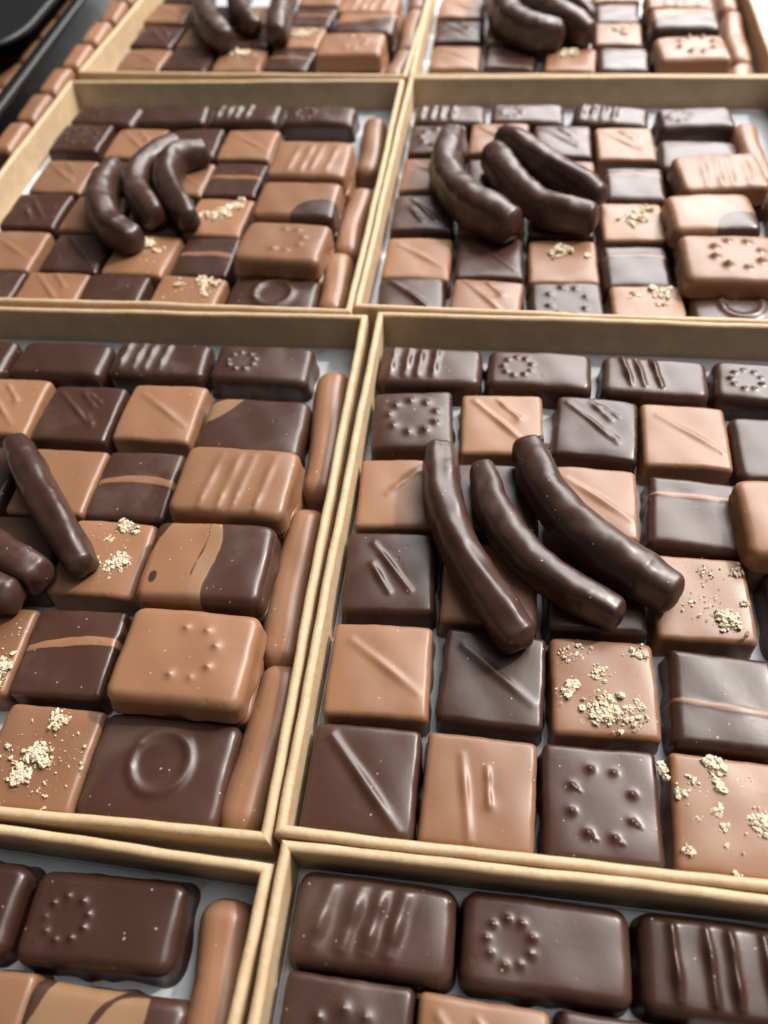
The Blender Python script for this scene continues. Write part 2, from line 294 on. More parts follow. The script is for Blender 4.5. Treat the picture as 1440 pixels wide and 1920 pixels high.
    h = nt.nodes.new('ShaderNodeMath'); h.operation = 'MULTIPLY_ADD'; L.new(pit.outputs[0], h.inputs[0]); h.inputs[1].default_value = -1.3; L.new(fn.outputs['Fac'], h.inputs[2])
    h1 = nt.nodes.new('ShaderNodeMath'); h1.operation = 'MULTIPLY_ADD'; L.new(spot, h1.inputs[0]); h1.inputs[1].default_value = 0.0; L.new(h.outputs[0], h1.inputs[2])
    h2 = nt.nodes.new('ShaderNodeMath'); h2.operation = 'MULTIPLY_ADD'; L.new(mm.outputs[0], h2.inputs[0]); h2.inputs[1].default_value = 1.2; L.new(h1.outputs[0], h2.inputs[2])
    h3 = nt.nodes.new('ShaderNodeMath'); h3.operation = 'MULTIPLY_ADD'; L.new(ln.outputs['Fac'], h3.inputs[0]); h3.inputs[1].default_value = 3.0; L.new(h2.outputs[0], h3.inputs[2])
    bp = node(nt, 'ShaderNodeBump', Strength=.40, Distance=0.00009); L.new(h3.outputs[0], bp.inputs['Height'])
    L.new(bp.outputs[0], b.inputs['Normal'])
    r = nt.nodes.new('ShaderNodeMath'); r.operation = 'MULTIPLY_ADD'; L.new(nb.outputs['Fac'], r.inputs[0]); r.inputs[1].default_value = .12; r.inputs[2].default_value = rough-.06
    r2 = nt.nodes.new('ShaderNodeMath'); r2.operation = 'MULTIPLY_ADD'; L.new(scf, r2.inputs[0]); r2.inputs[1].default_value = .14; L.new(r.outputs[0], r2.inputs[2])
    r3 = nt.nodes.new('ShaderNodeMath'); r3.operation = 'ADD'; L.new(blf.outputs[0], r3.inputs[0]); L.new(r2.outputs[0], r3.inputs[1])
    L.new(r3.outputs[0], b.inputs['Roughness'])
    b.inputs['IOR'].default_value = 1.5
    if sss:
        b.inputs['Subsurface Weight'].default_value = sss
        b.inputs['Subsurface Radius'].default_value = (1.0, .5, .3)
        b.inputs['Subsurface Scale'].default_value = .0012
    return m
M_DARK = choc_mat('dark_chocolate', DARK, .34)
M_MILK = choc_mat('milk_chocolate', MILK, .39)
M_MIX = choc_mat('marbled_chocolate', DARK, .34, pattern=True)
M_PEEL = choc_mat('dark_coating', (.045, .0180, .0122, 1), .36)

def kraft():
    m, nt, b = new_mat('kraft_card'); L = nt.links
    tc = node(nt, 'ShaderNodeTexCoord')
    n1 = node(nt, 'ShaderNodeTexNoise', Scale=140.0, Detail=6.0, Roughness=.65); L.new(tc.outputs['Object'], n1.inputs['Vector'])
    n2 = node(nt, 'ShaderNodeTexNoise', Scale=900.0, Detail=4.0); L.new(tc.outputs['Object'], n2.inputs['Vector'])
    mp = node(nt, 'ShaderNodeMapping'); mp.inputs['Scale'].default_value = (300, 300, 2600); L.new(tc.outputs['Object'], mp.inputs[0])
    n3 = node(nt, 'ShaderNodeTexNoise', Scale=1.0, Detail=3.0); L.new(mp.outputs[0], n3.inputs['Vector'])
    c = mixc(nt, ramp(nt, n1.outputs['Fac'], .3, .7), (.450, .312, .182, 1), (.535, .385, .236, 1))
    c = mixc(nt, ramp(nt, n2.outputs['Fac'], .58, .72), c, (.43, .29, .15, 1))
    c = mixc(nt, ramp(nt, n3.outputs['Fac'], .60, .75), c, (.54, .43, .28, 1))
    L.new(c, b.inputs['Base Color'])
    b.inputs['Roughness'].default_value = .62
    s = nt.nodes.new('ShaderNodeMath'); s.operation = 'ADD'; L.new(n2.outputs['Fac'], s.inputs[0]); L.new(n1.outputs['Fac'], s.inputs[1])
    n4 = node(nt, 'ShaderNodeTexNoise', Scale=260.0, Detail=2.0); L.new(tc.outputs['Object'], n4.inputs['Vector'])
    s4 = nt.nodes.new('ShaderNodeMath'); s4.operation = 'MULTIPLY_ADD'; L.new(n4.outputs['Fac'], s4.inputs[0]); s4.inputs[1].default_value = 2.0; L.new(s.outputs[0], s4.inputs[2])
    bp = node(nt, 'ShaderNodeBump', Strength=.7, Distance=.00012); L.new(s4.outputs[0], bp.inputs['Height']); L.new(bp.outputs[0], b.inputs['Normal'])
    return m
M_KRAFT = kraft()
def simple(name, col, rough, sc=60.0, amt=.15, bump=.0, dist=.0002, ior=1.5):
    m, nt, b = new_mat(name); L = nt.links
    tc = node(nt, 'ShaderNodeTexCoord')
    n1 = node(nt, 'ShaderNodeTexNoise', Scale=sc, Detail=5.0); L.new(tc.outputs['Object'], n1.inputs['Vector'])
    d = tuple(x*(1-amt) for x in col[:3])+(1,)
    L.new(mixc(nt, n1.outputs['Fac'], d, col), b.inputs['Base Color'])
    r = nt.nodes.new('ShaderNodeMath'); r.operation = 'MULTIPLY_ADD'; L.new(n1.outputs['Fac'], r.inputs[0]); r.inputs[1].default_value = .15; r.inputs[2].default_value = rough-.07
    L.new(r.outputs[0], b.inputs['Roughness']); b.inputs['IOR'].default_value = ior
    if bump:
        bp = node(nt, 'ShaderNodeBump', Strength=bump, Distance=dist); L.new(n1.outputs['Fac'], bp.inputs['Height']); L.new(bp.outputs[0], b.inputs['Normal'])
    return m
M_LINER = simple('white_tray_plastic', (.48, .50, .53, 1), .30, 40, .08)
def smear(m):
    nt = m.node_tree; L = nt.links; b = nt.nodes['Principled BSDF']
    src = b.inputs['Base Color'].links[0].from_socket
    tc = node(nt, 'ShaderNodeTexCoord'); n1 = node(nt, 'ShaderNodeTexNoise', Scale=130.0, Detail=7.0, Roughness=.7, Distortion=1.2); L.new(tc.outputs['Object'], n1.inputs['Vector'])
    f = nt.nodes.new('ShaderNodeMath'); f.operation = 'MULTIPLY'; L.new(ramp(nt, n1.outputs['Fac'], .56, .70), f.inputs[0]); f.inputs[1].default_value = .55
    L.new(mixc(nt, f.outputs[0], src, (.16, .09, .055, 1)), b.inputs['Base Color'])
smear(M_LINER)
M_BASE = simple('grey_board', (.30, .27, .22, 1), .8)
M_BLACK = simple('black_plastic', (.008, .008, .009, 1), .38, 120, .3, .3, .0001, 1.38)
M_TABLE = simple('pale_counter', (.74, .80, .78, 1), .35, 20, .05)
def crumb_mat():
    m, nt, b = new_mat('nut_crumb'); L = nt.links
    tc = node(nt, 'ShaderNodeTexCoord')
    n1 = node(nt, 'ShaderNodeTexNoise', Scale=420.0, Detail=2.0); L.new(tc.outputs['Object'], n1.inputs['Vector'])
    n2 = node(nt, 'ShaderNodeTexNoise', Scale=2500.0, Detail=3.0); L.new(tc.outputs['Object'], n2.inputs['Vector'])
    c = mixc(nt, ramp(nt, n1.outputs['Fac'], .64, .74), (.62, .52, .38, 1), (.46, .29, .15, 1))
    c = mixc(nt, ramp(nt, n2.outputs['Fac'], .5, .8), c, (.72, .65, .53, 1))
    L.new(c, b.inputs['Base Color']); b.inputs['Roughness'].default_value = .85; b.inputs['Specular IOR Level'].default_value = .15
    b.inputs['Subsurface Weight'].default_value = 0.0
    bp = node(nt, 'ShaderNodeBump', Strength=.5, Distance=.0001); L.new(n2.outputs['Fac'], bp.inputs['Height']); L.new(bp.outputs[0], b.inputs['Normal'])
    return m
M_CRUMB = crumb_mat()

# ------------------------------------------------------------------ mesh helpers
def mesh_obj(name, verts, faces, mat, parent=None, smooth=True, attrs=None):
    me = bpy.data.meshes.new(name)
    v = np.asarray(verts, dtype=np.float64)*U
    f = np.asarray(faces, dtype=np.int32)
    me.vertices.add(len(v)); me.vertices.foreach_set('co', v.ravel())
    k = f.shape[1]
    me.loops.add(f.size); me.loops.foreach_set('vertex_index', f.ravel())
    me.polygons.add(len(f))
    me.polygons.foreach_set('loop_start', np.arange(0, f.size, k, dtype=np.int32))
    me.polygons.foreach_set('loop_total', np.full(len(f), k, dtype=np.int32))
    me.polygons.foreach_set('use_smooth', np.full(len(f), smooth, dtype=bool))
    me.update(calc_edges=True)
    me.materials.append(mat)
    for an, av in (attrs or {}).items():
        a = me.attributes.new(an, 'FLOAT', 'POINT'); a.data.foreach_set('value', np.asarray(av, dtype=np.float32))
    me.validate()
    o = bpy.data.objects.new(name, me); C.objects.link(o)
    if parent: o.parent = parent
    return o
def tag(o, label=None, cat=None, group=None, kind=None):
    if label: o['label'] = label
    if cat: o['category'] = cat
    if group: o['group'] = group
    if kind: o['kind'] = kind
    return o
def empty(name, loc, rz=0.0):
    o = bpy.data.objects.new(name, None); C.objects.link(o)
    o.empty_display_size = .01
    o.location = Vector(loc)*U; o.rotation_euler = (0, 0, rz)
    return o

def seg(x, y, p, q, w, h, taper=.25):
    """height of a soft ridge from p to q"""
    px, py = p; qx, qy = q
    dx, dy = qx-px, qy-py; l2 = dx*dx+dy*dy
    t = np.clip(((x-px)*dx+(y-py)*dy)/l2, 0, 1)
    d = np.hypot(x-px-t*dx, y-py-t*dy)
    side = np.sign((x-px)*dy-(y-py)*dx)
    wob = 1+.25*np.sin(9*t+px*5)
    e = np.clip(np.minimum(t, 1-t)/taper, 0, 1)
    return h*(.55+.45*e)*wob*np.exp(-(d/w)**2)
def bump(x, y, cx, cy, s, h):
    return h*np.exp(-(((x-cx)**2+(y-cy)**2)/(s*s))**.72)
def ring_dots(x, y, cx, cy, rx, ry, n, s, h, rnd, tail=0.0, skip=()):
    z = 0*x
    for i in range(n):
        if i in skip: continue
        a = 2*math.pi*i/n+.3+rnd.uniform(-.06, .06)
        px, py = cx+rx*math.cos(a), cy+ry*math.sin(a)
        hh = h*rnd.uniform(.75, 1.2)
        z = z+bump(x, y, px, py, s, hh)+bump(x, y, px-.02, py+.02, s*.45, hh*.6)
        if tail and rnd.random() < .45: z = z+seg(x, y, (px, py), (px+tail, py-tail*.6), .035, .04)
    return z
def relief(pat, x, y, a, b, rnd):
    z = 0*x
    if pat.startswith('lines4'):
        if a > 1.3 and b > 1.0:      # big slab
            xs, hh, w = (-.62, -.15, .22, .78), .06, .11
            for q in xs: z = z+seg(x, y, (q+.12, .75), (q-.04, -.92), w, hh)+seg(x, y, (q+.0, -.5), (q-.04, -.9), .06, .03)
        elif pat == 'lines4b':
            for q in (-.95, -.42, -.02, .38): z = z+seg(x, y, (q+.14, .52), (q-.06, -.42), .13, .10)
        elif pat == 'lines4c':
            for q in (-.86, -.28, .10, .66): z = z+seg(x, y, (q, .58), (q+.05, -.52), .055, .09)+seg(x, y, (q, .6), (q+.05, -.5), .12, .035)
        else:
            for q in (-1.12, -.68, -.32, .12): z = z+seg(x, y, (q+.05, .58), (q-.02, -.45), .105, .085)
    elif pat == 'lines3':
        for q in (-.85, -.5, -.05): z = z+seg(x, y, (q-.05, .62), (q+.2, -.45), .07, .08)+seg(x, y, (q-.05, .6), (q+.15, -.3), .15, .03)
    elif pat == 'dots':
        if a > 1.3: z = ring_dots(x, y, -.62, -.02, .40, .36, 9, .075, .085, rnd)
        else: z = ring_dots(x, y, .02, .05, .66, .6, 9, .11, .10, rnd)
    elif pat == 'dots2':
        z = ring_dots(x, y, 0, -.02, .60, .66, 8, .085, .10, rnd, tail=.16)
    elif pat == 'dots3':
        z = ring_dots(x, y, .12, .02, .58, .6, 8, .10, .075, rnd, skip=(3, 4))
    elif pat == 'dots4':
        z = ring_dots(x, y, .15, .05, .72, .68, 8, .10, .13, rnd)
    elif pat == 'marks':
        z = seg(x, y, (-.75, .78), (.62, -.75), .085, .075)+seg(x, y, (-.1, .8), (.42, .2), .07, .07)+bump(x, y, .45, .12, .11, .08)
    elif pat == 'marks2':
        z = seg(x, y, (-.8, .75), (.55, -.55), .075, .07)+seg(x, y, (-.15, .8), (.35, .25), .10, .08)+seg(x, y, (.1, .72), (.55, .35), .06, .06)+seg(x, y, (.3, -.1), (.6, -.5), .08, .05)
    elif pat == 'marks3':
        z = seg(x, y, (-.42, .72), (.5, -.55), .08, .10)+seg(x, y, (-.42, .12), (.02, -.6), .08, .11)+bump(x, y, -.38, .12, .3, .06)
    elif pat == 'marks4':
        z = seg(x, y, (-.38, .62), (-.12, -.95), .085, .085)+seg(x, y, (.13, .42), (.2, -.3), .065, .085)+bump(x, y, .22, -.28, .13, .07)
    elif pat == 'tick':
        z = seg(x, y, (.42, .62), (-.28, -.1), .10, .10)
    elif pat == 'diag':
        z = seg(x, y, (-.66, .62), (.86, -.52), .10, .065)
    elif pat == 'diag2':
        z = seg(x, y, (-.72, .78), (.82, -.95), .105, .13)
    elif pat == 'diag3':
        z = seg(x, y, (-.62, .85), (.8, -.7), .06, .085)
    elif pat == 'ring':
        r = np.hypot((x-.02)/.60, (y-.12)/.62)
        z = .12*np.exp(-((r-1)/.19)**2)+bump(x, y, -.5, .45, .09, .05)+bump(x, y, -.55, -.05, .09, .05)
    elif pat.startswith('stripe'):
        s = stripe_sd(pat, x, y)
        z = .03/(1+np.exp(-s*45))+.012*np.sin(7*x)*np.exp(-(s/.1)**2)
    elif pat == 'swirlB':
        z = .018/(1+np.exp((x-(.18+.10*np.sin(y*2.6+.6)))*40))
    return z
def stripe_sd(pat, x, y):
    y0 = {'stripe': .42, 'stripe2': -.18, 'stripe3': .02, 'stripe4': .22}[pat]
    cur = {'stripe': .05*np.cos(x*1.3), 'stripe2': -.06*x, 'stripe3': -.12*x*x+.10, 'stripe4': .12*x-.08*x*x}[pat]
    wd = {'stripe': .055, 'stripe2': .05, 'stripe3': .09, 'stripe4': .085}[pat]
    wd = wd*(1+.35*np.sin(x*1.7+1))
    return wd-np.abs(y-y0-cur)
def colour_fields(pat, x, y, ch):
    milk = np.full(x.shape, 1.0 if ch == 'm' else -1.0); tan = np.full(x.shape, -1.0)
    if pat.startswith('stripe'):
        milk = stripe_sd(pat, x, y)
    elif pat == 'swirlA':
        d = np.hypot(x+.15, y+.95)
        tan = np.minimum(y-(x+1.45)+.2*np.sin(np.pi*(x+1.45)/1.05), .62+.62*(x+1.5)-y)
    elif pat == 'swirlB':
        bx = .18+.10*np.sin(y*2.6+.6)
        milk = bx-x
        tan = np.minimum(bx-x, x-(bx-.30-.08*np.cos(y*2.2)))
        tan = np.minimum(tan, 5)
        milk = np.where((x-(bx-.33)) > 0, np.minimum(milk, 1), milk)
        edge = .02-np.abs(x-(bx-.32-.08*np.cos(y*2.2)))
        milk = np.where(y > -.5, np.minimum(milk, -edge*1.0+0*x), milk)
        milk = np.minimum(milk, np.hypot((x+1.12)/.10, (y+.55)/.16)*.1-.1+0*x)
        milk = np.minimum(milk, (x+y*-.35+1.42))
    elif pat == 'swirlC':
        d = np.hypot(x-.62, y-.35)
        t1 = np.minimum(x+1.05-.35*(y-1), .25-x)
        t2 = .30-np.abs(d-.42); t2 = np.minimum(t2, .55-(x-.2))
        tan = np.maximum(t1, t2)
        tan = np.minimum(tan, np.abs(d-.78)-.055)
        tan = np.maximum(tan, np.minimum(-.7-y, 1.1-np.abs(x)))
    elif pat == 'swirlD':
        d = np.hypot(x-.75, (y+.95)*1.1)
        if ch == 'd': milk = (x*-.3+y-.15)
        else: milk = np.hypot(x-.95, (y+1.05)*1.05)-1.0
    return milk, tan

def choc(name, w, h, t, pat, ch, seed, n=56, re=.20, rc=.26, flange=.05, lump=1.0, parent=None):
    rnd = random.Random(seed)
    a, b = w/2, h/2
    K = n//2
    top = np.linspace(0, 1, K+1)[1:]
    arc = [math.radians(q) for q in (14, 28, 42, 56, 70, 82)]
    sides = [.0, .25, .5, .72, .88, .96, 1.0]
    nr = len(arc)+len(sides)
    ms = np.concatenate([top, 1+.02*np.arange(1, nr+1)])
    c = np.concatenate([-ms[::-1], [0], ms]); G = len(c)
    idx = np.abs(np.arange(G)-(G-1)//2)
    I, J = np.meshgrid(idx, idx, indexing='ij'); ring = np.maximum(I, J)
    S, T = np.meshgrid(c, c, indexing='ij')
    R = np.concatenate([[1e-9], ms])[ring]
    s, q = S/R, T/R
    # profile per ring
    zz, inset, rr = [t]*(K+1), [re+(1-m)*0 for m in np.concatenate([[0], top])], []
    scale = np.concatenate([[0], top])
    zz = list(zz); inset = list(inset)
    for th in arc: inset.append(re*(1-math.sin(th))); zz.append(t-re*(1-math.cos(th)))
    zlow = t-re
    for f in sides:
        inset.append(0-.035*f-(flange*(max(0, (f-.72)/.28))**1.5 if f > .72 else 0)+(.05*max(0, (f-.94)/.06)))
        zz.append(zlow*(1-f))
    scale = np.concatenate([scale, np.ones(nr)])
    zz = np.array(zz); inset = np.array(inset)
    A = (a-inset)*scale; B = (b-inset)*scale
    r = np.minimum(np.maximum(rc-inset, .03), .9*min(a, b))*scale
    Ar, Br, rr = A[ring], B[ring], r[ring]
    X, Y = s*Ar, q*Br
    cx, cy = np.abs(X)-(Ar-rr), np.abs(Y)-(Br-rr)
    corner = (cx > 0) & (cy > 0)
    ln = np.hypot(cx, cy)+1e-12
    X = np.where(corner, np.sign(X)*((Ar-rr)+rr*cx/ln), X)
    Y = np.where(corner, np.sign(Y)*((Br-rr)+rr*cy/ln), Y)
    Z = zz[ring]
    X0, Y0 = X.copy(), Y.copy()
    fade = np.clip((1.0-np.maximum(np.abs(X/a), np.abs(Y/b)))/.10, 0, 1)
    topm = (ring <= K+3)
    Z = Z+np.where(topm, relief(pat, X, Y, a, b, rnd)*fade*(1.0 if pat in ('dots4', 'lines4b') or (pat.startswith('lines') and b < 1.0) else .58), 0)
    ph = [rnd.uniform(0, 6.28) for _ in range(12)]
    hfrac = np.clip(Z/t, 0, 1.2)
    # slightly hollow or domed face, low waves, leaning sides
    kindish = rc > .2
    dome = rnd.uniform(-.02, .035)
    sl = rnd.uniform(.035, .06)*(1.5 if kindish else 1.0)
    Z = Z-hfrac*sl*(np.abs(X/a)**6+np.abs(Y/b)**6)
    Z = Z+hfrac*(dome*(1-(X/a)**2)*(1-(Y/b)**2)+lump*(.010*np.sin(2.3*X+ph[0])*np.cos(1.9*Y+ph[1])+.006*np.sin(5.1*X+3*Y+ph[2])+.005*np.sin(6.3*Y-2*X+ph[3])))
    Z = Z+hfrac*(rnd.uniform(-.012, .012)*X+rnd.uniform(-.012, .012)*Y)
    low = np.clip(1-Z/(t*.45), 0, 1)
    ang = np.arctan2(Y, X)
    w1 = .006*np.sin(3*ang+ph[4])+.004*np.sin(7*ang+ph[5])+.003*np.sin(17*ang+ph[6])
    w2 = low*(.028*np.sin(5*ang+ph[7])+.022*np.sin(11*ang+ph[8])+.005*np.sin(17*ang+ph[9]))*(1 if flange > 0 else 0)
    wall = np.clip((ring-K+4)/6.0, 0, 1)
    k = (w1*lump*wall+w2)/np.hypot(X, Y).clip(.2)
    X = X*(1+k); Y = Y*(1+k)
    tw = rnd.uniform(-.02, .02); X = X+tw*Y0*Y0*.5*hfrac; Y = Y+rnd.uniform(-.015, .015)*X0*X0*hfrac
    V = np.stack([X, Y, Z], -1).reshape(-1, 3)
    ii = np.arange(G*G).reshape(G, G)
    F = np.stack([ii[:-1, :-1], ii[1:, :-1], ii[1:, 1:], ii[:-1, 1:]], -1).reshape(-1, 4)
    mixed = pat.startswith('stripe') or pat.startswith('swirl')
    if mixed:
        mk, tn = colour_fields(pat, X0, Y0, ch)
        if pat.startswith('stripe'): pass
        attrs = {'milk': mk.ravel(), 'tan': tn.ravel()}
        mat = M_MIX
    else:
        attrs = None; mat = M_DARK if ch == 'd' else M_MILK
    return mesh_obj(name, V, F, mat, parent, attrs=attrs)

ICO_V = None
def ico():
    global ICO_V
    if ICO_V is None:
        p = (1+5**.5)/2
        v = np.array([(-1, p, 0), (1, p, 0), (-1, -p, 0), (1, -p, 0), (0, -1, p), (0, 1, p), (0, -1, -p), (0, 1, -p), (p, 0, -1), (p, 0, 1), (-p, 0, -1), (-p, 0, 1)], float)/math.hypot(1, p)
        f = [(0, 11, 5), (0, 5, 1), (0, 1, 7), (0, 7, 10), (0, 10, 11), (1, 5, 9), (5, 11, 4), (11, 10, 2), (10, 7, 6), (7, 1, 8), (3, 9, 4), (3, 4, 2), (3, 2, 6), (3, 6, 8), (3, 8, 9), (4, 9, 5), (2, 4, 11), (6, 2, 10), (8, 6, 7), (9, 8, 1)]
        # one subdivision
        vs = [tuple(q) for q in v]; cache = {}; nf = []
        def mid(i, j):
            key = (min(i, j), max(i, j))
            if key not in cache:
                m = (np.array(vs[i])+np.array(vs[j])); m /= np.linalg.norm(m); vs.append(tuple(m)); cache[key] = len(vs)-1
            return cache[key]
        for (i, j, k) in f:
            x, y, z = mid(i, j), mid(j, k), mid(k, i)
            nf += [(i, x, z), (j, y, x), (k, z, y), (x, y, z)]
        ICO_V = (np.array(vs), np.array(nf))
    return ICO_V
CRUMBS = {   # clusters: x, y, spread, count, biggest ; in units of the half side
    'crumbsA': [(.42, -.55, .20, 70, .13), (.1, -.2, .30, 26, .05), (.75, .65, .14, 30, .08), (.15, .62, .18, 26, .06), (-.35, -.25, .25, 14, .06), (.8, -.1, .12, 18, .06)],
    'crumbsB': [(-.05, -.50, .24, 150, .11), (-.62, -.05, .10, 22, .16), (-.12, .25, .14, 46, .10), (-.55, .62, .25, 46, .07), (.72, .72, .14, 40, .08), (.45, -.6, .2, 60, .08), (.62, -.32, .10, 14, .10), (.25, -1.0, .12, 14, .11), (-.75, -.2, .14, 30, .08)],
    'crumbsC': [(.45, -.05, .16, 110, .09), (-.25, .80, .16, 46, .13), (-.2, .45, .06, 4, .17), (-.62, -.15, .05, 3, .12), (-.25, 0, .10, 16, .10), (-.2, -.22, .08, 8, .09), (-.15, -.5, .05, 5, .11), (-.78, -.68, .09, 22, .09), (-.05, -.95, .07, 10, .08), (.2, .45, .2, 14, .06), (-.65, .4, .2, 16, .07), (-.9, .3, .12, 10, .10)],
    'crumbsD': [(.42, -.15, .22, 120, .10), (.35, .80, .18, 60, .10), (.0, .45, .10, 14, .09), (.2, -.3, .25, 30, .06), (-.1, -.1, .12, 24, .08)],
    'crumbsE': [(.8, -.35, .16, 60, .10), (.75, .5, .2, 14, .05), (.85, -.75, .14, 30, .08)],
    'crumbsF': [(.02, .05, .14, 90, .11), (-.15, -.38, .16, 110, .09), (.15, .72, .16, 70, .09), (.25, -.1, .10, 30, .09), (-.55, 0, .3, 8, .09), (.75, .1, .3, 16, .05), (.35, -.6, .2, 8, .06)],
    'crumbsG': [(.1, .1, .26, 60, .13), (.5, .6, .25, 30, .12), (-.3, .0, .25, 24, .10)],
    'crumbsH': [(.0, .45, .22, 80, .15), (-.3, .35, .2, 40, .12), (.6, .2, .15, 8, .10)],
    'crumbsI': [(.4, .55, .25, 60, .12), (-.4, .4, .3, 16, .10), (.5, 0, .2, 20, .10)],
}
def crumbs(pat, w, h, t, seed, parent, fine=True):
    rnd = np.random.RandomState(seed)
    iv, jf = ico(); V, F = [], []
    for (cx, cy, sp, n, big) in CRUMBS[pat]+[(0, 0, .8, 46, .035)]:
        n = int(n*(2.6 if fine else 1.3)); big = big*(.82 if fine else 1.2)
        for k in range(n):
            sz = big*(.11+.89*rnd.rand()**4.6)*.78
            x = (cx+rnd.randn()*sp*.55)*w/2; y = (cy+rnd.randn()*sp*.55)*h/2
            if max(abs(x)/(w/2), abs(y)/(h/2)) > .97: continue
            sc = np.array([rnd.uniform(.7, 1.5), rnd.uniform(.6, 1.2), rnd.uniform(.45, .9)])*sz
            v = iv*(1+.30*rnd.randn(len(iv), 1).clip(-1.3, 1.3))*sc
            an = rnd.rand()*6.28; ca, sa = math.cos(an), math.sin(an)
            v = v@np.array([[ca, -sa, 0], [sa, ca, 0], [0, 0, 1]])
            tl = rnd.randn()*.4; ct, st = math.cos(tl), math.sin(tl)
            v = v@np.array([[1, 0, 0], [0, ct, -st], [0, st, ct]])
            lift = sz*.3+(rnd.rand()**2.5)*(.05 if n > 60 else .005)
            v = v+np.array([x, y, t+lift])
            F.append(jf+sum(len(q) for q in V) if False else jf+len(iv)*len(V)); V.append(v)
    o = mesh_obj('nut_crumbs', np.concatenate(V), np.concatenate(F), M_CRUMB, parent, smooth=False)
    o['kind'] = 'stuff'; o['label'] = 'pale chopped nut crumbs scattered over the top'
    return o

# ------------------------------------------------------------------ the counter
FLOOR = -1.25
TABLE = -1.42
n = 60
tb = mesh_obj('table', [(-90, -60, TABLE), (90, -60, TABLE), (90, 90, TABLE), (-90, 90, TABLE)], [(0, 1, 2, 3)], M_TABLE, smooth=False)
tag(tb, kind='structure')

# ------------------------------------------------------------------ boxes
def wall_mesh(length, side, seed, thick=.205, zb=TABLE+.01):
    """a card wall along +x, its outer face on y=0, inner face at y=thick, mitred ends, rounded folded top"""
    prof = [(0, zb), (0, -.60), (0, -.12)]
    r = .095
    for k in range(0, 7):
        a = math.pi*k/6
        prof.append((thick/2-(thick/2)*math.cos(a), -r+r*math.sin(a)))
    prof += [(thick, -.12), (thick, -.60), (thick, zb+.08)]
    prof = np.array(prof)
    NS = 90
    xs = np.linspace(0, 1, NS)
    V = []
    rnd = random.Random(seed); ph = [rnd.uniform(0, 6.28) for _ in range(6)]
    for u in xs:
        for (py, pz) in prof:
            x0, x1 = py, length-py
            x = x0+(x1-x0)*u
            hf = np.clip((pz+1.2)/1.2, 0, 1)
            env = math.sin(math.pi*u)
            wob = hf*env*(.035*math.sin(3.1*u+ph[0])+.012*math.sin(17*u+ph[1]))
            fine = hf*.007*math.sin(61*u+ph[2])*math.sin(23*u+ph[3])
            zt = (.012*math.sin(5*u+ph[4])+.007*math.sin(29*u+ph[5]))*hf*env
            V.append((x, py+wob+fine, pz+zt))
    P = len(prof); F = []
    for i in range(NS-1):
        for j in range(P-1):
            F.append((i*P+j, i*P+j+1, (i+1)*P+j+1, (i+1)*P+j))
    return V, F
def make_box(key, cx, cy, deg, label):
    o = empty('chocolate_box', (cx, cy, TABLE), math.radians(deg))
    tag(o, label, 'box', 'open card boxes of assorted chocolates')
    dz = -TABLE
    for k, (L, ang, px, py) in enumerate(((BW, 0, -BW/2, -BD/2), (BD, 90, BW/2, -BD/2), (BW, 180, BW/2, BD/2), (BD, 270, -BW/2, BD/2))):
        V, F = wall_mesh(L, k, hash((key, k)) % 1000 if False else sum(map(ord, key))*7+k)
        a = math.radians(ang); ca, sa = math.cos(a), math.sin(a)
        V = [(px+x*ca-y*sa, py+x*sa+y*ca, z+dz) for (x, y, z) in V]
        mesh_obj('side_panel', V, F, M_KRAFT, o)
    e = .19
    a, b = BW/2-e, BD/2-e
    z0, z1 = TABLE+.02+dz, FLOOR-.03+dz
    V = [(-a, -b, z0), (a, -b, z0), (a, b, z0), (-a, b, z0), (-a, -b, z1), (a, -b, z1), (a, b, z1), (-a, b, z1)]
    F = [(3, 2, 1, 0), (4, 5, 6, 7), (0, 1, 5, 4), (1, 2, 6, 5), (2, 3, 7, 6), (3, 0, 4, 7)]
    mesh_obj('base_board', V, F, M_BASE, o, smooth=False)
    # white liner, edge turned up along the walls
    prof = [(.0, .035), (.03, .035), (.035, .03), (.06, .01), (.12, .0), (.5, .0)]
    V, F = [], []
    a, b = BW/2-.215, BD/2-.215
    for (ins, z) in prof:
        A, B = a-ins, b-ins
        for (sx, sy) in ((-1, -1), (1, -1), (1, 1), (-1, 1)): V.append((sx*A, sy*B, FLOOR+z+dz))
    for i in range(len(prof)-1):
        for j in range(4):
            F.append((i*4+j, i*4+(j+1) % 4, (i+1)*4+(j+1) % 4, (i+1)*4+j))
    m = (len(prof)-1)*4; F.append((m, m+1, m+2, m+3))
    mesh_obj('white_liner', V, F, M_LINER, o, smooth=False)
    return o
BOXNAME = {'1L': 'farthest left box', '1R': 'farthest right box', '2L': 'second farthest left box', '2R': 'second farthest right box',
           '3L': 'middle left box', '3R': 'middle right box', '4L': 'nearest left box', '4R': 'nearest right box'}
BOXLOOK = {
 '1L': 'farthest left kraft card box of chocolates beside the black trays',
 '1R': 'farthest right kraft card box of chocolates beside the bare pale counter',
 '2L': 'kraft card box of chocolates second farthest on the left, three peels on top',
 '2R': 'kraft card box of chocolates second farthest on the right, three peels on top',
 '3L': 'kraft card box in the middle on the left, with logs along its right wall',
 '3R': 'kraft card box in the middle on the right, three glossy peels across its squares',
 '4L': 'nearest left kraft card box, cut off by the lower edge, white liner showing',
 '4R': 'nearest right kraft card box, cut off by the lower edge, dark bars along its back'}
TF = {}
for (k, cx, cy, deg) in BOXES:
    make_box(k, cx, cy, deg, BOXLOOK[k])
    TF[k] = (cx, cy, math.radians(deg))
def world_pos(k, x, y):
    cx, cy, t = TF[k]
    return cx+x*math.cos(t)-y*math.sin(t), cy+x*math.sin(t)+y*math.cos(t)

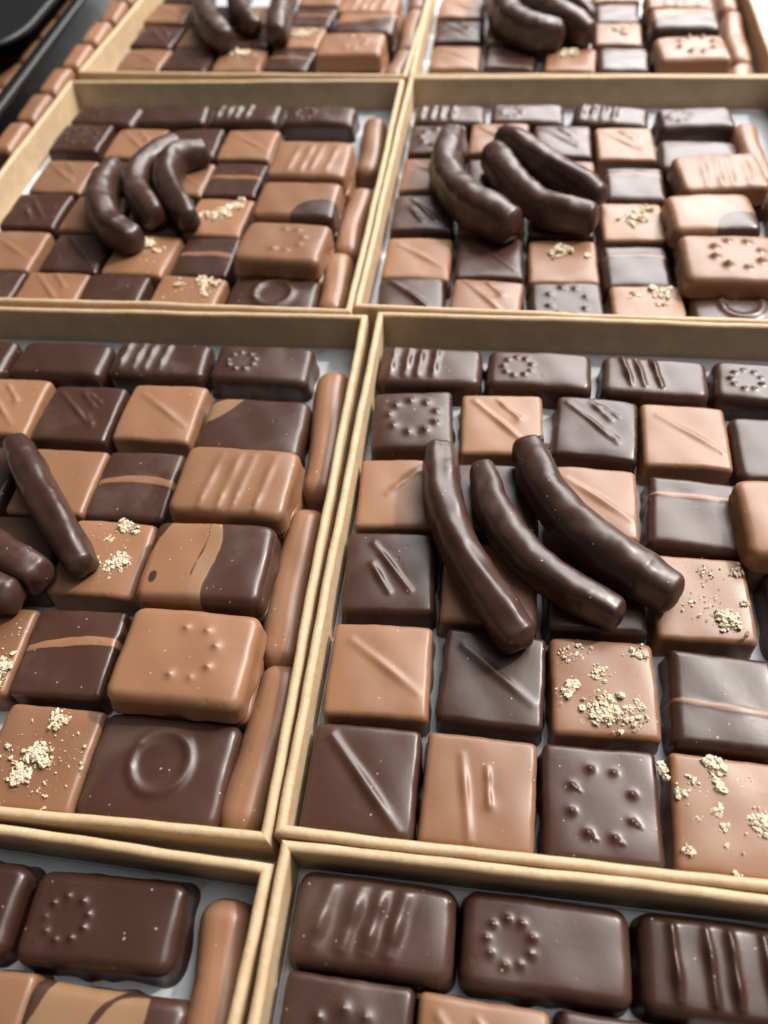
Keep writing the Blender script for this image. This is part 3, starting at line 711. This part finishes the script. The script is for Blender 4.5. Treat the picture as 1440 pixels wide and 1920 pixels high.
# ------------------------------------------------------------------ chocolates
LOOK = {'lines4': 'with four ridges', 'lines4b': 'with four broad ridges', 'lines4c': 'with four thin ridges', 'lines3': 'with three curved ridges',
        'dots': 'with ring of bumps', 'dots2': 'with ring of tailed bumps', 'dots3': 'with arc of bumps', 'dots4': 'with ring of bumps',
        'marks': 'with two ridges', 'marks2': 'with forked ridges', 'marks3': 'with two short ridges', 'marks4': 'with two upright ridges',
        'tick': 'with one short ridge', 'diag': 'with diagonal ridge', 'diag2': 'with bold diagonal ridge', 'diag3': 'with thin diagonal ridge',
        'ring': 'with round embossed ring', 'plain': 'with plain top', 'swirlA': 'with tan corner streak', 'swirlB': 'half milk half dark',
        'swirlC': 'with tan swirls', 'swirlD': 'two-tone marbled'}
ROWW = {1: 'farthest', 2: 'second-farthest', 3: 'middle', 4: 'second-nearest', 5: 'nearest'}
COLL = {4: 'beside the slabs', 3: 'second from slabs', 2: 'third from slabs', 1: 'fourth from slabs'}
BARW = {1: 'fourth from right end', 2: 'third from right end', 3: 'second from right end', 4: 'rightmost'}
BARR = {1: 'leftmost', 2: 'second from left end', 3: 'third from left end', 4: 'fourth from left end'}
COLR = {1: 'leftmost', 2: 'second from left', 3: 'third from left', 4: 'beside the slabs'}
seed = 11
for (bk, kind, ch, pat, up, row, col, x, y, w, h, deg) in PIECES:
    seed += 1
    if row == 5 and y < -6.3:
        h = 1.86; y = -6.27
    if y+h/2 > 7.13: y = 7.13-h/2
    wx, wy = world_pos(bk, x, y)
    near = bk[0] in '34'
    z0 = FLOOR+.002+(.74 if up else 0)
    t = .70 if up else .80
    dk = 'dark' if ch == 'd' else 'milk'
    box = BOXNAME[bk]
    if pat.startswith('crumbs'): look = 'milk square under nut crumbs'
    elif pat.startswith('stripe'): look = 'dark square crossed by milk stripe'
    elif kind == 'sq': look = f'{dk} square {LOOK[pat]}'
    elif kind == 'rect': look = f'{dk} slab {LOOK[pat]}' if pat not in ('swirlB', 'swirlD') else f'{LOOK[pat]} slab'
    else: look = f'{dk} bar {LOOK[pat]}'
    rw = {4: 'nearest', 3: 'second-nearest', 2: 'third-nearest', 1: 'fourth-nearest'}.get(row, '') if bk[0] == '1' else ROWW.get(row, '')
    cl = (COLL if bk[1] == 'L' else COLR).get(col, '')
    if kind == 'sq': label = f'{look}, {cl}, {rw} row, {box}'
    elif kind == 'rect': label = f'{look}, {"stacked on another" if up else "lying low"}, {rw} row, {box}'
    else: label = f'{look}, {(BARW if bk[1] == "L" else BARR)[col]}, back of {box}'
    name = {'sq': 'chocolate_square', 'rect': 'large_chocolate', 'bar': 'chocolate_bar'}[kind]
    re = {'sq': .12, 'rect': .20, 'bar': .20}[kind]
    rc = {'sq': .13, 'rect': .27, 'bar': .26}[kind]
    if pat in ('stripe', 'stripe2'): re = .20
    if pat.startswith('lines') and up: re = .17
    root = empty(name, (wx, wy, z0), math.radians(deg)+TF[bk][2])
    tag(root, label, 'chocolate', f'chocolates in the {box}')
    o = choc('coating', w+.02, h+.02, t, pat, ch, seed, n=(76 if near else 40), re=re, rc=rc, parent=root, flange=(.085 if bk == '4L' else .06) if kind == 'bar' else .04)
    if pat.startswith('crumbs'): crumbs(pat, w, h, t, seed, root, near)
    if up:
        # the piece underneath carries it
        lowc = 'd' if pat.startswith('swirl') or bk in ('2R',) else 'm'
        under = empty(name, (wx+.05, wy-.04, FLOOR+.002), math.radians(deg+1.2)+TF[bk][2])
        tag(under, f'{"dark" if lowc == "d" else "milk"} slab hidden beneath the stacked one, {rw} row, {box}', 'chocolate', f'chocolates in the {box}')
        choc('coating', w+.04, h-.02, .735, 'plain', lowc, seed+500, n=30, re=.12, rc=.28, parent=under, lump=.3)

# ------------------------------------------------------------------ logs
LOGL = {}
for i, (bk, x0, y0, x1, y1) in enumerate(LOGS):
    a, b = Vector(world_pos(bk, x0, y0)), Vector(world_pos(bk, x1, y1))
    c = (a+b)/2; L = (b-a).length; ang = math.atan2(b.x-a.x, -(b.y-a.y))
    LOGL[bk] = LOGL.get(bk, 0)+1
    total = sum(1 for q in LOGS if q[0] == bk)
    pos = {(1, 1): 'lone', (1, 3): 'rearmost', (2, 3): 'middle', (3, 3): 'front'}[(LOGL[bk], total)]
    if (bk, pos) == ('1L', 'lone'): pos = 'rearmost'
    if bk == '1L': pos = {1: 'middle', 2: 'front', 3: 'rearmost'}[LOGL[bk]]
    root = empty('chocolate_log', (c.x, c.y, FLOOR+.002), ang)
    tag(root, f'{pos} milk chocolate log along the right wall of the {BOXNAME[bk]}', 'chocolate', f'chocolates in the {BOXNAME[bk]}')
    near = bk[0] in '34'
    n_ = 60 if near else 36
    w_ = 1.02 if near else .98
    o = choc('coating', w_, L+.28, .80, 'plain', 'm', 900+i, n=n_, re=.42, rc=.44, flange=.02, parent=root)
    # waists and a slow bend, as piped logs have
    me = o.data; co = np.empty(len(me.vertices)*3); me.vertices.foreach_get('co', co); co = co.reshape(-1, 3)/U
    rr = random.Random(i); p1, p2, p3 = (rr.uniform(0, 6.28) for _ in range(3))
    yy = co[:, 1]/(L/2)
    co[:, 0] *= 1+.04*np.cos(yy*3.1+p1)+.015*np.sin(yy*7+p2)
    co[:, 0] += .07*np.sin(yy*2.4+p3)
    co[:, 2] *= 1+.035*np.sin(yy*4+p2)
    me.vertices.foreach_set('co', (co*U).ravel()); me.update()

# ------------------------------------------------------------------ dipped peels
def catmull(P, m):
    P = [P[0]*2-P[1]]+list(P)+[P[-1]*2-P[-2]]
    out = []
    for i in range(1, len(P)-2):
        for k in range(m):
            t = k/m
            p0, p1, p2, p3 = P[i-1], P[i], P[i+1], P[i+2]
            out.append(.5*((2*p1)+(p2-p0)*t+(2*p0-5*p1+4*p2-p3)*t*t+(3*p1-p0-3*p2+p3)*t**3))
    out.append(P[-2])
    return out
def peel(bk, r, pts, idx, label):
    c0 = Vector((sum(p[0] for p in pts)/len(pts), sum(p[1] for p in pts)/len(pts), 0))
    rest = FLOOR+.80+.03
    root = empty('dipped_orange_peel', (c0.x, c0.y, rest))
    tag(root, label, 'chocolate', 'chocolate dipped peels lying on the squares')
    near = bk[0] in '34'
    P = [Vector((p[0]-c0.x, p[1]-c0.y, 0)) for p in pts]
    path = catmull(P, 34 if near else 20)
    N = len(path); K = 40 if near else 26
    d = [0]
    for i in range(1, N): d.append(d[-1]+(path[i]-path[i-1]).length)
    Lt = d[-1]
    rnd = random.Random(idx*17+3); ph = [rnd.uniform(0, 6.28) for _ in range(8)]
    tri = rnd.uniform(.04, .09); crest = (.13 if idx in (0, 8) else rnd.uniform(.02, .09))
    r *= (.98 if near else 1.02)
    V = []
    ext = r*.52
    rings = []
    # end caps: extra rings shrinking to a blunt point
    caps = [.15, .40, .62, .79, .91, .98]
    for q in caps: rings.append((0, -ext*math.sqrt(max(0, 1-q*q)), q))
    for i in range(N): rings.append((i, 0, 1.0))
    for q in caps[::-1]: rings.append((N-1, ext*math.sqrt(max(0, 1-q*q)), q))
    for (i, off, q) in rings:
        p = path[i]
        tg = (path[min(i+1, N-1)]-path[max(i-1, 0)]).normalized()
        nx = Vector((tg.y, -tg.x, 0))
        u = d[i]/Lt
        rad = r*(.96+.05*math.sin(5*u+ph[0])+.014*math.sin(11*u+ph[1]))
        if u < .15: rad *= .88+.12*u/.15
        if u > .88: rad *= 1-.13*(u-.88)/.12
        twist = .5*math.sin(2*u+ph[2])
        lift = .0+.10*r*math.sin(math.pi*u)
        cz = rad*1.02
        base = p+tg*off
        for k in range(K):
            a = 2*math.pi*k/K
            ca, sa = math.cos(a), math.sin(a)
            # squarish soft section with a crest
            sq = 1/(((abs(ca)**3.4+abs(sa)**3.4)**(1/3.4)*1.03))
            cr = math.exp(-((a-math.pi/2-.35*math.sin(3.1*u+ph[4]))/.30)**2)
            f = sq*(1+crest*cr+tri*math.cos(3*(a-math.pi/2)+twist)+.02*math.sin(5*a+ph[3]+3*u))
            rr = rad*q*f
            tip = q*(1-q)*r*.12*math.sin(a*2+ph[5])
            pt = base+tg*tip+nx*(rr*ca*.98)+Vector((0, 0, cz+rr*sa*1.04))
            nz = noise.noise(pt*1.9+Vector((idx*7.1, 0, 0)))*.05+noise.noise(pt*6.0+Vector((0, idx*3.3, 0)))*.007
            pt = pt+(nx*ca+Vector((0, 0, sa)))*nz*q*(r/.5)
            pt.z = max(pt.z, .0)+lift*0
            V.append(tuple(pt))
    F = []
    n_r = len(rings)
    for i in range(n_r-1):
        for k in range(K):
            F.append((i*K+k, (i+1)*K+k, (i+1)*K+(k+1) % K, i*K+(k+1) % K))
    # close ends with centre points
    ca_ = len(V); V.append(tuple(np.mean(np.array(V[:K]), 0))); cb_ = len(V); V.append(tuple(np.mean(np.array(V[(n_r-1)*K:n_r*K]), 0)))
    for k in range(K):
        F.append((ca_, k, (k+1) % K, (k+1) % K)); F.append((cb_, (n_r-1)*K+(k+1) % K, (n_r-1)*K+k, (n_r-1)*K+k))
    me = bpy.data.meshes.new('coating')
    me.from_pydata([tuple(c*U for c in v) for v in V], [], [tuple(dict.fromkeys(f)) for f in F])
    me.polygons.foreach_set('use_smooth', np.ones(len(me.polygons), dtype=bool))
    me.materials.append(M_PEEL); me.update()
    o = bpy.data.objects.new('coating', me); C.objects.link(o); o.parent = root
    return root
cnt = {}
ORD = {1: 'leftmost', 2: 'middle', 3: 'rightmost'}
for i, (bk, r, pts) in enumerate(FINGERS):
    cnt[bk] = cnt.get(bk, 0)+1
    if bk == '3L': w_ = {1: 'rightmost', 2: 'second from right', 3: 'lowest'}[cnt[bk]]
    else: w_ = ORD[cnt[bk]]
    peel(bk, r, pts, i, f'{w_} curved dark peel strip lying on the squares of the {BOXNAME[bk]}')

# a torn end on the longest peel of the middle right box, and one crumb fallen between two squares
def clump(name, pts, mat, parent=None, sd=5, smooth=False):
    rnd = np.random.RandomState(sd); iv, jf = ico(); V, F = [], []
    for (x, y, z, sz) in pts:
        v = iv*(1+.28*rnd.randn(len(iv), 1).clip(-1.3, 1.3))*np.array([rnd.uniform(.8, 1.3), rnd.uniform(.7, 1.2), rnd.uniform(.7, 1.1)])*sz+np.array([x, y, z])
        F.append(jf+len(iv)*len(V)); V.append(v)
    return mesh_obj(name, np.concatenate(V), np.concatenate(F), mat, parent, smooth=smooth)
M_TORN = simple('torn_peel', (.16, .065, .045, 1), .5, 300, .6, .6, .0003)
rt = [o for o in bpy.data.objects if o.name.startswith('dipped_orange_peel')][2]
rs = np.random.RandomState(8)
px, py = FINGERS[2][2][0]
tp = [(px+.36-rt.location.x/U+.04*rs.randn(), py-.30-rt.location.y/U+.16*rs.randn(), .66+.07*rs.randn(), rs.uniform(.06, .13)) for _ in range(22)]
clump('torn_end', tp, M_TORN, rt, 9)
cx_, cy_ = world_pos('3R', -.13, -5.42)
cr_ = empty('nut_crumb', (cx_, cy_, FLOOR+.72)); tag(cr_, 'single large nut crumb wedged between two squares of the nearest row, middle right box', 'crumb')
clump('crumb_body', [(0, 0, .06, .11), (.05, -.12, .05, .08), (-.03, .12, .08, .07)], M_CRUMB, cr_, 3)

# ------------------------------------------------------------------ black trays with more chocolates, far left
def rr_loop(a, b, r, n=8):
    out = []
    for (sx, sy, a0) in ((1, 1, 0), (-1, 1, 90), (-1, -1, 180), (1, -1, 270)):
        for k in range(n+1):
            t = math.radians(a0+90*k/n)
            out.append((sx*(a-r)+r*math.cos(t), sy*(b-r)+r*math.sin(t)))
    return out
def tray(label, cx, cy, z, w, h, rc, prof, rz):
    o = empty('black_tray', (cx, cy, z), rz)
    tag(o, label, 'tray', 'black plastic trays')
    def build(name, prof, close):
        V, F = [], []
        for (ins, zz) in prof:
            V += [(x, y, zz) for (x, y) in rr_loop(w/2-ins, h/2-ins, max(rc-ins, .1))]
        n = len(V)//len(prof)
        for i in range(len(prof)-1):
            for j in range(n): F.append((i*n+j, i*n+(j+1) % n, (i+1)*n+(j+1) % n, (i+1)*n+j))
        if close:
            c = len(V); V.append((0, 0, prof[-1][1])); m = (len(prof)-1)*n
            F += [(m+j, m+(j+1) % n, c, c) for j in range(n)]
        me = bpy.data.meshes.new(name); me.from_pydata([tuple(q*U for q in v) for v in V], [], [tuple(dict.fromkeys(f)) for f in F])
        me.polygons.foreach_set('use_smooth', np.ones(len(me.polygons), dtype=bool)); me.materials.append(M_BLACK); me.update()
        ob = bpy.data.objects.new(name, me); C.objects.link(ob); ob.parent = o
    zt = prof[-1][1]
    build('rim', prof[:8], False)
    build('tray_floor', [prof[7], prof[-1]], True)
    return o
def tprof(h): return [(.45, .02), (.35, h-.30), (.02, h-.28), (.0, h-.1), (.08, h), (.5, h), (.6, h-.12), (.75, .12), (.95, .06)]
tray('long glossy black tray of milk chocolates beside the farthest left box', -23.4, 17, TABLE+.005, 14.0, 34, 1.2, tprof(2.25), math.radians(2.7))
tray('empty black tray with a rounded lip stacked on the long black tray', -23.3, 23.0, .86, 12.5, 19, 3.2, tprof(.75), math.radians(1.5))
g = 'milk chocolates beside and inside the long black tray'
WH = ['nearest', 'second', 'third', 'fourth', 'fifth', 'sixth', 'seventh', 'eighth']
for i in range(7):
    y = 10.1+2.42*i
    r = empty('chocolate_square', (-15.80 if y < 15.2 else -15.72+.012*(y-15), y, TABLE+.004), math.radians(2.7+1.2*math.sin(i*3)))
    tag(r, f'{WH[i]} milk piece in the strip between the box wall and the long black tray', 'chocolate', g)
    choc('coating', .95, 2.34, 1.5, 'plain', 'm', 700+i, n=30, re=.26, rc=.25, parent=r)
for i in range(6):
    y = 13.2+2.42*i
    r = empty('chocolate_square', (-18.75-.045*(y-12), y, TABLE+.10), math.radians(2.7))
    tag(r, f'{WH[i]} milk piece inside the long black tray, along its near wall', 'chocolate', g)
    choc('coating', 2.1, 2.34, 1.35, 'plain', 'm', 740+i, n=30, re=.35, rc=.3, parent=r)
